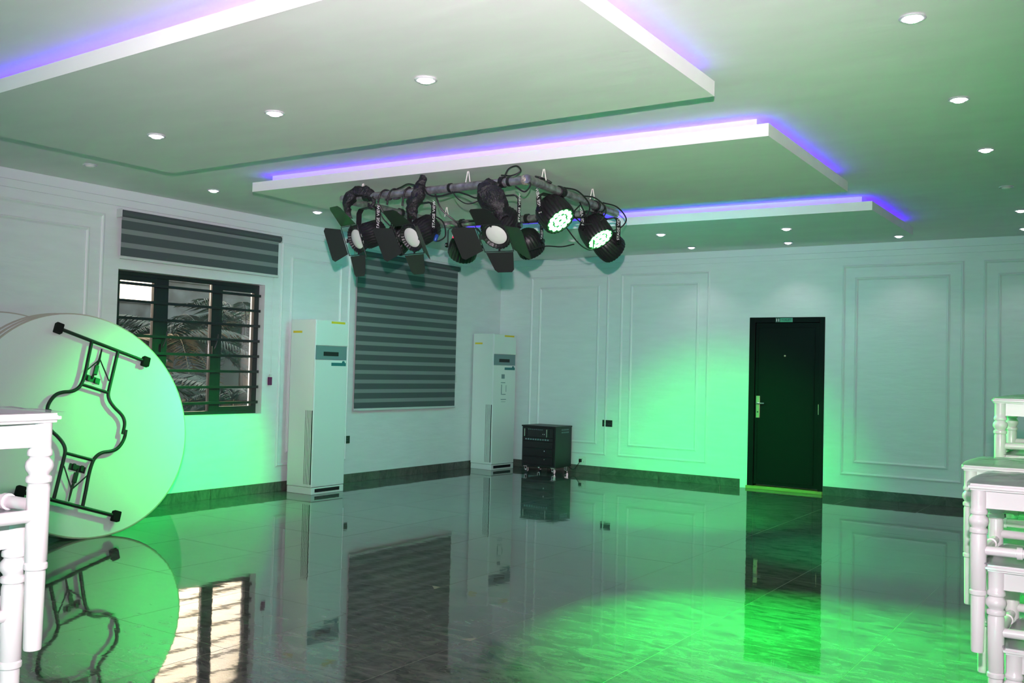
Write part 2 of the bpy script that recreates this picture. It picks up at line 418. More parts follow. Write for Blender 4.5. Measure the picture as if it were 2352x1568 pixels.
# ---- door
dr = bpy.data.objects.new('door_1', None); C.objects.link(dr); dr.location = (4.17, 0, 0); dr['kind'] = 'structure'
f_ = MB(); z0 = .035
f_.b2((DX0 + .002, -.012, z0), (DX0 + .075, .12, DZ - .002), .004).b2((DX1 - .06, -.012, z0), (DX1 - .002, .12, DZ - .002), .004).b2((DX0 + .075, -.012, DZ - .065), (DX1 - .06, .12, DZ - .002), .004)
f_.out('door_frame', 'door', dr)
f_ = MB(); f_.b2((DX0 + .078, .008, .055), (DX1 - .062, .05, DZ - .068), .003)
f_.out('door_leaf', 'door', dr)
MB().sweep([(DX0 + .11, .008, .10), (DX1 - .12, .008, .10), (DX1 - .12, .008, DZ - .12), (DX0 + .11, .008, DZ - .12)], [(-.008, 0), (-.004, .004), (.004, .004), (.008, 0)], (0, -1, 0)).out('leaf_moulding', 'door', dr)
MB().b2((DX0 - .01, -.03, 0), (DX1, .15, z0), .004).out('door_sill', 'sill', dr)
hp = MB().b2((3.812, -.006, .86), (3.858, .008, 1.125), .003).out('handle_plate', 'brass', dr)
MB().tube(spline([(3.835, .0, 1.035), (3.835, -.05, 1.035), (3.86, -.055, 1.035), (3.93, -.055, 1.036)], 5), .010, 10).out('lever', 'chrome', hp, True)
MB().lathe([(.009, 0), (.009, .004), (.004, .005)], (3.835, -.006, .93), (0, -1, 0), 12).out('keyhole', 'dark', hp)
MB().lathe([(.011, 0), (.011, .006), (.006, .008)], (4.155, .008, 1.615), (0, -1, 0), 14).out('peephole', 'brass', dr)
MB().lathe([(.008, 0), (.008, .12)], (DX1 - .06, -.004, .93), (0, 0, 1), 10).out('hinge', 'brass', dr)
sg_ = MB().b2((4.04, -.020, 2.018), (4.25, -.0125, 2.070), .003).out('sign', 'sign', dr)
MB().b2((4.043, -.0215, 2.021), (4.098, -.0202, 2.067)).out('pictogram_field', 'dark', sg_)
for px in (4.058, 4.082):
    b_ = MB(); b_.lathe([(.0045, 0), (.0045, .001)], (px, -.0218, 2.058), (0, -1, 0), 10)
    b_.b2((px - .005, -.0228, 2.036), (px + .005, -.0218, 2.052)).b2((px - .004, -.0228, 2.025), (px - .001, -.0218, 2.037)).b2((px + .001, -.0228, 2.025), (px + .004, -.0218, 2.037)); b_.out('pictogram', 'print', sg_)
text('lettering', 'TOILET', .036, basis((1, 0, 0), (0, 0, 1), (4.172, -.0215, 2.044)), 'dark', sg_)
MB().box((DX0 - .04, -.006, .052), (.07, .012, .104), None, .002).out('plinth_block', 'trim', dr)

# ---- windows
def window(name, a, b, z0, z1, full):
    root = bpy.data.objects.new(name, None); C.objects.link(root); root['kind'] = 'structure'; root.location = (-.1, (a + b) / 2, z0)
    x0, x1 = -.13, -.082
    A, B = a + .004, b - .004; Z0, Z1 = z0 + .004, z1 - .004
    fr = MB(); fr.b2((x0, A, Z0), (x1, A + .05, Z1), .003).b2((x0, B - .045, Z0), (x1, B, Z1), .003).b2((x0, A + .05, Z0), (x1, B - .045, Z0 + .035), .003).b2((x0, A + .05, Z1 - .04), (x1, B - .045, Z1), .003)
    fr.out('window_frame', 'frame', root)
    W_ = b - a; m1 = a + .46, a + .60; m2 = a + 1.115, a + 1.225
    if not full: m1 = a + W_ * .26, a + W_ * .34; m2 = a + W_ * .64, a + W_ * .70
    for mm in (m1, m2): MB().b2((x0 + .002, mm[0], Z0 + .035), (x1 + .004, mm[1], Z1 - .04), .003).out('mullion', 'frame', root)
    for (p, q, sash) in ((A + .05, m1[0], 1), (m1[1], m2[0], 0), (m2[1], B - .045, 1)):
        if sash:
            s_ = MB(); t_ = .022; s_.b2((x0 + .01, p, Z0 + .035), (x1 + .002, p + t_, Z1 - .04)).b2((x0 + .01, q - t_, Z0 + .035), (x1 + .002, q, Z1 - .04)).b2((x0 + .01, p + t_, Z0 + .035), (x1 + .002, q - t_, Z0 + .08)).b2((x0 + .01, p + t_, Z1 - .085), (x1 + .002, q - t_, Z1 - .04))
            sa = s_.out('sash', 'frame', root)
        MB().b2((-.108, p + .001, Z0 + .036), (-.104, q - .001, Z1 - .041)).out('pane', 'glass', root)
    zb = 2.078
    k_ = 0
    while zb - .160 * k_ > z0 + .06:
        z = zb - .160 * k_; k_ += 1
        s_ = MB(); s_.b2((-.055, A + .01, z - .013), (-.035, B - .02, z + .013), .002)
        s_.b2((-.079, A + .012, z - .009), (-.055, A + .03, z + .009)); s_.b2((-.079, B - .035, z - .012), (-.050, B - .001, z + .016), .003)
        s_.out('security_bar', 'frame', root)
    for yy in (m1[0] + .07, m2[0] + .02):
        s_ = MB(); s_.b2((-.078, yy - .014, 1.44), (-.052, yy + .018, 1.53), .003); s_.tube(spline([(-.06, yy, 1.49), (-.045, yy + .01, 1.52), (-.042, yy + .03, 1.58), (-.045, yy + .045, 1.65)], 4), .008, 6); s_.out('latch', 'frame', root)
    # plastered sill board
    MB().b2((-.080, a + .001, z0 - .001), (.006, b - .001, z0 + .006), .002).out('window_sill', 'trim', root)
for i, w in enumerate(WIN): window('window_%d' % (i + 1), *w, i == 0)

# ================================================================ OUTSIDE
struct(MB().b2((-30, -40, -.3), (-.22, 30, -.15)).out('outdoor_ground', 'ground'))['kind'] = 'structure'
bw = thing('boundary_wall', (-10.5, 0, -.15), 'dark grey boundary wall seen through the barred window, behind the palms', 'wall')
for i in range(9):
    MB().b2((-10.7, -14 + i * 4, -.15), (-10.5, -10.02 + i * 4, 2.6 if i < 4 else 3.15)).out('wall_bay', 'bwall', bw)
MB().b2((-10.74, -14, 2.6), (-10.46, 1.98, 2.67)).out('coping', 'bwall', bw)
MB().b2((-10.74, 1.98, 3.15), (-10.46, 22, 3.22)).out('coping', 'bwall', bw)
def frond(mb, base, yaw, lift, L, droop):
    d = V((cos(yaw), sin(yaw), 0)); pts = []
    for i in range(9):
        t_ = i / 8; pts.append(V(base) + d * (L * t_ * cos(lift * (1 - t_ * .5))) + V((0, 0, L * (sin(lift) * t_ - droop * t_ * t_))))
    mb.tube(pts, lambda q: .012 * (1 - .8 * q), 4)
    side = V((-d.y, d.x, 0))
    for i in range(1, 33):
        t_ = i / 33 * 8; k_ = int(t_); p = pts[k_].lerp(pts[min(k_ + 1, 8)], t_ - k_); ln = .42 * sin(pi * (.12 + .8 * i / 33)) * L / 1.8
        for sgn in (-1, 1):
            tip = p + side * sgn * ln * .75 + d * ln * .6 + V((0, 0, -.35 * ln + random.uniform(-.05, .05)))
            w = d * .016; a = mb.b.verts.new(p - w); b = mb.b.verts.new(p + w); c_ = mb.b.verts.new(tip); mid = mb.b.verts.new((p + tip) / 2 + w * 1.4 + V((0, 0, .02)))
            mb.b.faces.new((a, b, mid)); mb.b.faces.new((a, mid, c_))
def palm(x, y, h, n, L, label, dry=2):
    t_ = thing('palm', (x, y, -.15), label, 'palm tree', 'palms outside the barred window')
    MB().tube([(x + .03 * sin(i * 1.3), y + .03 * cos(i), -.15 + h * i / 6) for i in range(7)], lambda q: .11 - .03 * q, 8).out('trunk', 'trunk', t_)
    g_ = MB(); dd = MB()
    for i in range(n):
        frond(g_ if i % 6 >= dry - 1 else dd, (x, y, h - .15), 2 * pi * i / n + random.uniform(-.25, .25), random.uniform(.15, 1.15), L * random.uniform(.8, 1.1), random.uniform(.45, .85))
    g_.out('fronds', 'leaf', t_); dd.out('dry_fronds', 'leafdry', t_)
palm(-7.6, -1.6, 1.3, 36, 1.9, 'low palm farthest left behind the barred window')
palm(-8.2, .5, 1.9, 40, 1.9, 'medium palm behind the left pane of the barred window')
palm(-8.2, 2.4, 2.2, 50, 2.1, 'tall palm filling the middle pane of the barred window')
palm(-8.2, 4.5, 2.3, 50, 2.1, 'tall palm seen through the right pane of the barred window')
palm(-5.2, -.4, .8, 34, 1.3, 'small palm nearest the barred window, low behind its middle pane')
palm(-5.4, 1.7, .85, 34, 1.3, 'small palm low behind the right pane of the barred window')
palm(-8.0, 8.0, 2.0, 34, 1.5, 'palm outside the window with the lowered blind')

# ================================================================ BLINDS
def blind(name_label, y0, y1, ztop, zbot, n, dark, sheer, first, tilt=0):
    root = thing('roller_blind', (.05, (y0 + y1) / 2, zbot), name_label, 'blind')
    MB().lathe([(.030, 0), (.034, .002), (.034, y1 - y0 + .01), (.030, y1 - y0 + .012)], (.042, y0, ztop - .036), (0, 1, 0), 18).out('roller_cassette', 'blind_dark', root, True)
    for yy in (y0 - .006, y1 + .012): MB().b2((.002, yy - .004, ztop - .075), (.082, yy + .003, ztop + .002), .002).out('bracket', 'blind_rail', root)
    z = ztop - .068
    MB().b2((.052, y0 + .012, z - first), (.0535, y1 - .02, z)).out('sheer_band', 'sheer', root); z -= first
    for i in range(n):
        MB().b2((.0515, y0 + .012, z - dark), (.054, y1 - .02, z)).out('opaque_band', 'blind_dark', root); z -= dark
        if i < n - 1: MB().b2((.052, y0 + .012, z - sheer), (.0535, y1 - .02, z)).out('sheer_band', 'sheer', root); z -= sheer
    MB().b2((.040, y0 + .008, z - .028), (.064, y1 - .012, z), .006).out('bottom_rail', 'blind_rail', root)
    ch = MB()
    return root
blind('raised grey striped roller blind above the barred window', -6.175, -4.27, 2.735, 2.27, 3, .078, .045, .03)
blind('lowered grey striped roller blind covering the window between the two air conditioners', -3.065, -1.09, 2.735, .83, 16, .069, .0445, .03)
def chain(y, z1, z0, weight, label):
    t_ = thing('blind_chain', (.03, y, z1), label, 'blind chain')
    MB().tube([(.03, y - .004, z1), (.03, y - .004, z0 + .05), (.03, y, z0 + .045), (.03, y + .004, z0 + .05), (.03, y + .004, z1)], .0012, 5).out('chain', 'blind_rail', t_)
    MB().b2((.012, y - .026, z0 - .085), (.026, y + .026, z0), .004).out('weight', weight, t_)
    MB().b2((.014, y - .012, z0), (.030, y + .012, z0 + .03), .003).out('clip', 'blind_rail', t_)
chain(-4.32, 2.66, 1.225, 'magenta', 'blind cord with a purple weight right of the barred window')
chain(-1.065, 2.66, 1.26, 'blind_rail', 'blind cord with a pale weight right of the lowered blind')

# ================================================================ AIR CONDITIONERS
def ac(x, y, rz, label, sticker):
    w, d, h = .485, .375, 1.85
    root = thing('air_conditioner', (x, y, 0), label, 'air conditioner', 'floor standing air conditioners')
    b_ = MB().b2((-d / 2, -w / 2, .075), (d / 2 - .02, w / 2, h), .006); b_.out('cabinet', 'ac', root, origin=(0, 0, 0)).location = (0, 0, 0)
    def pt(mb, nm, mt, sm=False): 
        o = mb.out(nm, mt, None, sm); o.parent = root; return o
    pt(MB().b2((-d / 2 + .004, -w / 2 + .003, 0), (d / 2 - .004, w / 2 - .003, .073), .004), 'base', 'ac')
    pt(MB().b2((d / 2 - .004, -w / 2 + .05, .022), (d / 2 + .001, w / 2 - .07, .058)), 'base_slot', 'dark')
    pt(MB().b2((d / 2 - .02, -w / 2 + .004, 1.575), (d / 2, w / 2 - .004, h - .006), .005), 'top_grille_cover', 'ac')
    dp = pt(MB().b2((d / 2 - .02, -w / 2 + .012, 1.425), (d / 2 - .003, w / 2 - .014, 1.572), .002), 'display_panel', 'acgrey')
    o = MB().b2((d / 2 - .004, -w / 2 + .12, 1.465), (d / 2 - .001, w / 2 - .14, 1.51), .001).out('display', 'dark', None); o.parent = dp
    pt(MB().b2((d / 2 - .02, -w / 2 + .004, .078), (d / 2, w / 2 - .004, 1.422), .005), 'front_panel', 'ac')
    pt(MB().lathe([(.006, 0), (.006, h - .08)], (d / 2 - .010, -w / 2 + .003, .078), (0, 0, 1), 10), 'edge_trim', 'trim', True)
    for i in range(5):
        xs = d / 2 - .120 + i * .0225
        pt(MB().b2((xs, -w / 2 - .0012, .105), (xs + (.010 if i == 4 else .005), -w / 2 + .004, .885)), 'vent_slot', 'dark')
    pt(MB().b2((d / 2 - .0005, -.005, 1.36), (d / 2 + .0005, w / 2 - .025, 1.395)), 'sticker', 'teal')
    pt(MB().lathe([(.022, 0), (.022, .0015)], (d / 2 - .0003, w / 2 - .065, 1.395), (1, 0, 0), 16), 'sticker_emblem', 'teal')
    pt(MB().b2((d / 2 - .0005, -.02, 1.815), (d / 2 + .0005, .19, 1.838)), 'yellow_sticker', 'yellow')
    pt(MB().b2((-.155, -w / 2 - .0006, 1.705), (-.02, -w / 2 + .0005, 1.728)), 'yellow_sticker', 'yellow')
    if sticker:
        q = MB()
        for (a, b, c_, e_) in ((-.07, .0, 1.24, 1.30), (-.08, .015, 1.18, 1.19), (-.07, -.055, 1.02, 1.16), (.03, .04, 1.06, 1.15), (-.05, .03, 1.02, 1.03), (-.075, .04, .95, .96), (-.07, .03, .92, .925)):
            q.b2((d / 2 - .0004, a, c_), (d / 2 + .0004, b, e_))
        pt(q, 'energy_label', 'acgrey')['kind'] = 'stuff'
    root.rotation_euler = (0, 0, rz)
ac(.302, -3.885, R(0), 'tall white floor-standing air conditioner between the barred window and lowered blind', False)
ac(.235, -.455, R(-5), 'tall white floor-standing air conditioner in the far room corner beside the black rack', True)

# ================================================================ EQUIPMENT RACK
rk = thing('equipment_rack', (1.04, -.335, 0), 'black wheeled equipment rack standing in the corner against the back wall', 'rack')
x0, x1, y0, y1, zb, zt = .775, 1.30, -.545, -.115, .085, .625
MB().b2((x0, y0 + .012, zb), (x1, y1, zt - .006), .004).out('case', 'black', rk)
MB().b2((x0 - .004, y0 - .004, zt - .012), (x1 + .004, y1 + .004, zt + .006), .003).out('lid', 'black', rk)
def unit(z0_, z1_, nm, mt='blackgloss'): return MB().b2((x0 + .025, y0 - .002, z0_), (x1 - .035, y0 + .013, z1_), .002).out(nm, mt, rk)
am = unit(.475, .600, 'amplifier')
for xx in (x0 + .065, x1 - .115): MB().tube([(xx, y0, .485), (xx, y0 - .03, .487), (xx, y0 - .03, .585), (xx, y0, .587)], .005, 8).out('handle', 'chrome', am)
for i in range(8): MB().b2((x0 + .10 + i * .03, y0 - .0035, .575), (x0 + .118 + i * .03, y0 - .001, .581)).out('vent', 'acgrey', am)
for xx in (x1 - .16, x1 - .185): MB().lathe([(.007, 0), (.006, .012)], (xx, y0 - .002, .52), (0, -1, 0), 10).out('knob', 'chrome', am)
un = unit(.425, .470, 'mixer_unit')
for i in range(10): MB().b2((x0 + .06 + i * .038, y0 - .006, .438), (x0 + .085 + i * .038, y0 - .001, .456), .001).out('button', 'acgrey', un)
unit(.335, .42, 'blank_panel')
for z in (.225, .115):
    u_ = unit(z, z + .10, 'drawer')
    MB().lathe([(.010, 0), (.012, .004), (.008, .014)], (x1 - .155, y0 - .002, z + .075), (0, -1, 0), 12).out('lock', 'chrome', u_, True)
for z in (.55, .585):
    for i in range(9): MB().b2((x1 - .001, y0 + .16 + i * .022, z - .012), (x1 + .0015, y0 + .172 + i * .022, z + .006)).out('side_vent', 'acgrey', rk)
for cx_, cy_ in ((x0 + .05, y0 + .05), (x1 - .05, y0 + .05), (x0 + .05, y1 - .05), (x1 - .05, y1 - .05)):
    c_ = MB().b2((cx_ - .028, cy_ - .028, .078), (cx_ + .028, cy_ + .028, .085)).b2((cx_ - .018, cy_ - .016, .03), (cx_ - .013, cy_ + .03, .079)).b2((cx_ + .013, cy_ - .016, .03), (cx_ + .018, cy_ + .03, .079)).out('caster', 'chrome', rk)
    MB().lathe([(.026, 0), (.030, .004), (.030, .020), (.026, .024)], (cx_ - .012, cy_ + .015, .030), (1, 0, 0), 18).out('wheel', 'chrome', c_, True)

# ================================================================ SOCKETS
def socket(c, d, n, mt, label, holes):
    root = thing('wall_socket', c, label, 'socket')
    MB().box(c, d, None, .003).out('plate', mt, root)
    n = V(n); s_ = V((0, 0, 1)).cross(n)
    for (a, b) in holes:
        p = V(c) + n * (abs(V(d).dot(n)) / 2) + s_ * a + V((0, 0, b))
        MB().lathe([(.004, -.001), (.004, .0006)], p, n, 8).out('hole', 'dark' if mt != 'socket' else 'acgrey', root)
socket((.006, -3.105, .503), (.012, .088, .088), (1, 0, 0), 'socket', 'black wall socket between the near air conditioner and the lowered blind', [(-.012, -.01), (.012, -.01), (0, .015)])
socket((1.78, -.006, .683), (.147, .012, .088), (0, -1, 0), 'socket', 'black double wall socket between the two left wall frames', [(-.045, -.01), (-.02, -.01), (.02, -.01), (.045, -.01)])
socket((1.415, -.007, .165), (.11, .014, .11), (0, -1, 0), 'wsocket', 'white wall socket low beside the black rack', [(-.02, -.02), (.02, -.02), (0, .02)])
pw = thing('power_cable', (1.37, -.1, .04), 'short black power cable from the rack to the low white socket', 'cable')
MB().tube(spline([(1.29, -.2, .10), (1.335, -.12, .045), (1.36, -.05, .10), (1.392, -.03, .155)], 6), .0045, 7).out('cord', 'cable', pw, True)
MB().b2((1.375, -.045, .14), (1.41, -.0145, .185), .004).out('plug', 'blackgloss', pw)

# ================================================================ ROUND TABLES
th, tyaw, tr = .252, -.069, .891
tup = V((-sin(th) * cos(tyaw), -sin(th) * sin(tyaw), cos(th))); ts_ = V((-sin(tyaw), cos(tyaw), 0)); tn = ts_.cross(tup)
def table(x, y, label, legs):
    root = thing('round_table', (x, y, 0), label, 'table', 'folded round tables leaning on the left wall')
    O = V((x, y, 0)) + tup * (tr + .004); P = lambda s_, h_, n_=0: O + ts_ * s_ + tup * h_ + tn * n_
    mb = MB(); mb.lathe([(tr - .004, -.022), (tr - .004, 0)], O, tn, 96); mb.out('tabletop', 'table', root, True)
    mb = MB(); q = V((0, 0, 1)).rotation_difference(tn)
    mb.tube([O + tn * -.011 + (ts_ * cos(a) + tup * sin(a)) * (tr - .004) for a in [2 * pi * i / 96 for i in range(96)]], .012, 8, closed=True); mb.out('edge_band', 'edge', root, True)
    if not legs: return
    for sg in (1, -1):
        K = lambda s_, h_, n_=.042: P(s_ * sg, h_ * sg, n_)
        f_ = MB()
        f_.tube([K(-.149, .748), K(.551, .500)], .0145, 10)
        f_.tube(spline([K(.103, .662), K(.062, .53), K(.028, .415), K(-.008, .325), K(-.045, .275), K(-.10, .247), K(-.17, .24), K(-.225, .222), K(-.27, .18), K(-.30, .13), K(-.313, .075, .05)], 4), .0140, 10)
        f_.tube(spline([K(.318, .583), K(.262, .42), K(.212, .275), K(.196, .215), K(.205, .165), K(.24, .11), K(.285, .062), K(.308, .02), K(.310, -.03), K(.286, -.105)], 4), .0140, 10)
        f_.tube([K(-.018, .303), K(.200, .232)], .0125, 10)
        lf = f_.out('leg_frame', 'black', root, True)
        for (a, b) in ((-.160, .752), (.555, .498)):
            c_ = K(a, b); rot = Matrix((ts_, tup, tn)).transposed() @ Matrix.Rotation(R(-19.5), 3, 'Z')
            MB().box(c_, (.062, .082, .05), rot, .008).out('foot_cap', 'rubber', lf)
        MB().tube([K(.192, .60, .020), K(.158, .50, .020), K(.09, .36, .012)], lambda t: .006 + .004 * (t > .4), 8).out('brace', 'black', lf)
        MB().tube([K(.163, .512, .025), K(.028, .410, .04)], .0055, 8).out('brace_arm', 'black', lf)
        MB().tube([K(.165, .512, .025), K(.215, .33, .04)], .0055, 8).out('brace_arm', 'black', lf)
        rot = Matrix((ts_, tup, tn)).transposed() @ Matrix.Rotation(R(-19.5), 3, 'Z')
        MB().box(K(.125, .425, .018), (.032, .08, .022), rot, .003).out('lock_sleeve', 'black', lf)
        MB().box(K(.095, .352, .004), (.13, .05, .006), rot, .001).box(K(.062, .358, .012), (.02, .045, .016), rot).box(K(.122, .338, .012), (.02, .045, .016), rot).out('hinge_plate', 'black', lf)
TB = [(1.078, -6.975, 'front white round table leaning on its edge, showing two black folding leg frames', 1),
      (1.015, -6.985, 'second white round table, pressed right behind the front one', 0),
      (.955, -7.000, 'third white round table, innermost edge of the front bundle', 0),
      (.60, -7.30, 'fourth white round table, first of the rear bundle by the wall', 0),
      (.545, -7.32, 'fifth white round table, middle edge of the rear bundle', 0),
      (.49, -7.345, 'last white round table, resting against the left wall moulding', 0)]
for t_ in TB: table(*t_)

# ================================================================ CHAIRS
SH = .455
def chair_proto():
    root = thing('stacking_chair', (0, 0, 0), 'x', 'chair')
    def pt(mb, nm, sm=True, mt='chair'): o = mb.out(nm, mt, None, sm); o.parent = root; return o
    # seat: bowed front, narrower rear
    pts = []
    for i in range(9):
        t_ = -1 + i / 4; pts.append((.196 + .022 * (1 - t_ * t_), .198 * t_ * 1.02))
    pts += [(.10, .202), (-.10, .180), (-.185, .165), (-.195, .10), (-.195, -.10), (-.185, -.165), (-.10, -.180), (.10, -.202)]
    mb = MB(); mb.poly([(a, b, SH - .018) for a, b in pts], .018, (0, 0, 1))
    bmesh.ops.recalc_face_normals(mb.b, faces=mb.b.faces)
    bmesh.ops.bevel(mb.b, geom=[e for e in mb.b.edges if abs(e.verts[0].co.z - e.verts[1].co.z) < 1e-5], offset=.006, segments=3, affect='EDGES')
    pt(mb, 'seat')
    prof = [(.0155, 0), (.0165, .004), (.0185, .148), (.0180, .150), (.0180, .152), (.0215, .155), (.0220, .160), (.0215, .165), (.0182, .168), (.0205, .171), (.0210, .312), (.0195, .316), (.0195, .319),
            (.0232, .322), (.0240, .327), (.0230, .332), (.0185, .335), (.0200, .339), (.0245, .345), (.0262, .353), (.0245, .361), (.0195, .367), (.0180, .370), (.0225, .373), (.0232, .378), (.0222, .383), (.0200, .386), (.0205, .40), (.0205, SH - .018)]
    fx, fy, rx, ry = .172, .175, -.172, .150
    for s_ in (1, -1): pt(MB().lathe(prof, (fx, fy * s_, 0), (0, 0, 1), 22), 'leg')
    for s_ in (1, -1):
        pts_ = [(rx - .055, ry * s_, 0), (rx - .02, ry * s_, .2), (rx, ry * s_, .42), (rx - .012, ry * s_, .60), (rx - .045, ry * s_, .90)]
        pt(MB().tube(spline(pts_, 5), lambda q: .0175 if int(q * 20) % 5 else .021, 14), 'leg')
    # apron boards and stretchers
    za, zb_ = SH - .066, SH - .019
    pt(MB().b2((fx - .008, -fy, za), (fx + .010, fy, zb_), .002), 'apron', False)
    pt(MB().b2((rx - .008, -ry, za), (rx + .008, ry, zb_), .002), 'apron', False)
    for s_ in (1, -1): pt(MB().poly([(fx, (fy - .007) * s_, za), (rx, (ry - .007) * s_, za), (rx, (ry + .007) * s_, za), (fx, (fy + .009) * s_, za)], zb_ - za, (0, 0, 1)), 'apron', False)
    sp = lambda L: [(.0125, 0), (.0125, L * .26), (.0165, L * .262), (.0165, L * .30), (.0125, L * .302), (.0135, L * .5), (.0125, L * .698), (.0165, L * .70), (.0165, L * .738), (.0125, L * .74), (.0125, L)]
    def stretch(a, b): a, b = V(a), V(b); pt(MB().lathe(sp((b - a).length), a, b - a, 14), 'stretcher')
    stretch((fx, -fy, SH - .198), (fx, fy, SH - .198))
    for s_ in (1, -1): stretch((fx, fy * s_, SH - .180), (rx - .01, ry * s_, SH - .180))
    for zz, dx in ((.60, -.012), (.665, -.02), (.86, -.042)): stretch((rx + dx, -ry, zz), (rx + dx, ry, zz))
    for i in range(5):
        yy = -.10 + i * .05; pt(MB().lathe([(.007, 0), (.009, .05), (.012, .10), (.009, .13), (.007, .19)], (rx - .02, yy, .668), V((-.022, 0, .19)), 10), 'spindle')
    pt(MB().tube(spline([(rx - .045, -ry, .90), (rx - .047, -.07, .915), (rx - .047, .07, .915), (rx - .045, ry, .90)], 5), .018, 12), 'top_rail')
    # crinkled clear film over the seat
    mb = MB(); N = 22; g = []
    for i in range(N + 1):
        row = []
        for j in range(N + 1):
            u_, v_ = i / N * 2 - 1, j / N * 2 - 1
            x_ = .008 + u_ * .198 * (1 - .04 * v_ * v_); y_ = v_ * (.198 + .012 * u_)
            e_ = max(abs(u_), abs(v_)); q = V((x_ * 14, y_ * 14, 2))
            z_ = SH + .0025 + abs(noise.noise(q)) * .016 * (1 - e_ ** 6) + .007 * (1 - e_ ** 2)
            row.append(mb.b.verts.new((x_, y_, z_)))
        g.append(row)
    for i in range(N):
        for j in range(N): mb.b.faces.new((g[i][j], g[i + 1][j], g[i + 1][j + 1], g[i][j + 1]))
    pt(mb, 'plastic_cover', True, 'film')
    return root
proto = chair_proto(); first = [True]
def place_chair(x, y, z, rz, label, group):
    if first[0]: c_ = proto; first[0] = False
    else:
        c_ = proto.copy(); C.objects.link(c_)
        for ch in list(proto.children):
            d_ = ch.copy(); C.objects.link(d_); d_.parent = c_
    c_.location = (x, y, z); c_.rotation_euler = (0, 0, rz); tag(c_, label, 'chair', group)
ORD = ['bottom chair, standing on the floor,', 'second chair from the floor', 'middle chair', 'fourth chair from the floor', 'topmost chair']
ORD4 = ['bottom chair, standing on the floor,', 'second chair from the floor', 'third chair from the floor', 'topmost chair']
for k_ in range(5):
    place_chair(5.853 - .077 * (4 - k_), -10.489, .203 * k_, 0, 'white turned-leg ' + ORD[k_] + ' in the left stack', 'left stack of white chairs')
for k_ in range(4):
    place_chair(7.597 + .045 * (3 - k_), -8.29, .2137 * k_, pi, 'white turned-leg ' + ORD4[k_] + ' in the nearest right-hand stack', 'nearest right stack of white chairs')
for k_ in range(4):
    place_chair(7.492 + .042 * (3 - k_), -7.695, .2137 * k_, pi, 'white turned-leg ' + ORD4[k_] + ' in the middle right-hand stack', 'middle right stack of white chairs')
for k_ in range(5):
    place_chair(7.507 + .042 * (4 - k_), -7.095, .2137 * k_, pi, 'white turned-leg ' + ORD[k_] + ' in the farthest and tallest right-hand stack', 'farthest right stack of white chairs')

# ================================================================ TRUSS
TZ = 2.665
tr_ = thing('lighting_frame', (3.4, -5.3, TZ), 'rectangular grey pipe frame hung from the ceiling panel, carrying the stage lights', 'lighting frame')
pr = .030
MB().tube([(2.555, -5.93, TZ), (3.4, -5.93, TZ - .004), (4.29, -5.93, TZ)], pr, 18).out('pipe', 'pipe', tr_, True)
MB().tube([(4.29, -5.96, TZ), (4.23, -5.2, TZ), (4.165, -4.42, TZ)], pr, 18).out('pipe', 'pipe', tr_, True)
MB().tube([(4.165, -4.66, TZ - .03), (3.4, -4.68, TZ - .03), (2.56, -4.70, TZ - .03)], pr, 18).out('pipe', 'pipe', tr_, True)
MB().tube([(2.68, -5.93, TZ - .03), (2.66, -5.3, TZ - .03), (2.62, -4.6, TZ - .03)], pr, 18).out('pipe', 'pipe', tr_, True)
MB().lathe([(.0305, -.02), (.036, -.012), (.037, .012), (.0305, .02)], (4.262, -5.93, TZ), (1, 0, 0), 16, lambda i, z: 1 + .06 * sin(i * 2.1)).out('weld', 'rust', tr_, True)
for (hx, hy) in ((4.275, -5.72), (4.225, -4.93), (2.742, -5.90), (3.75, -5.9), (2.67, -4.75), (3.6, -4.68)):
    h_ = MB(); h_.tube([(hx - .020, hy, TZ + .03), (hx - .004, hy, 2.777)], .004, 6); h_.tube([(hx + .020, hy, TZ + .03), (hx + .004, hy, 2.777)], .004, 6)
    h_.out('hanger', 'rope', tr_)
for (x_, y_, ax) in ((3.62, -5.93, 'x'), (4.13, -5.93, 'x'), (2.80, -5.93, 'x'), (4.19, -4.72, 'y'), (4.255, -5.42, 'y')):
    MB().lathe([(.033, -.012), (.034, 0), (.033, .012)], (x_, y_, TZ), (1, 0, 0) if ax == 'x' else (0, 1, 0), 16).out('strap', 'cable', tr_)

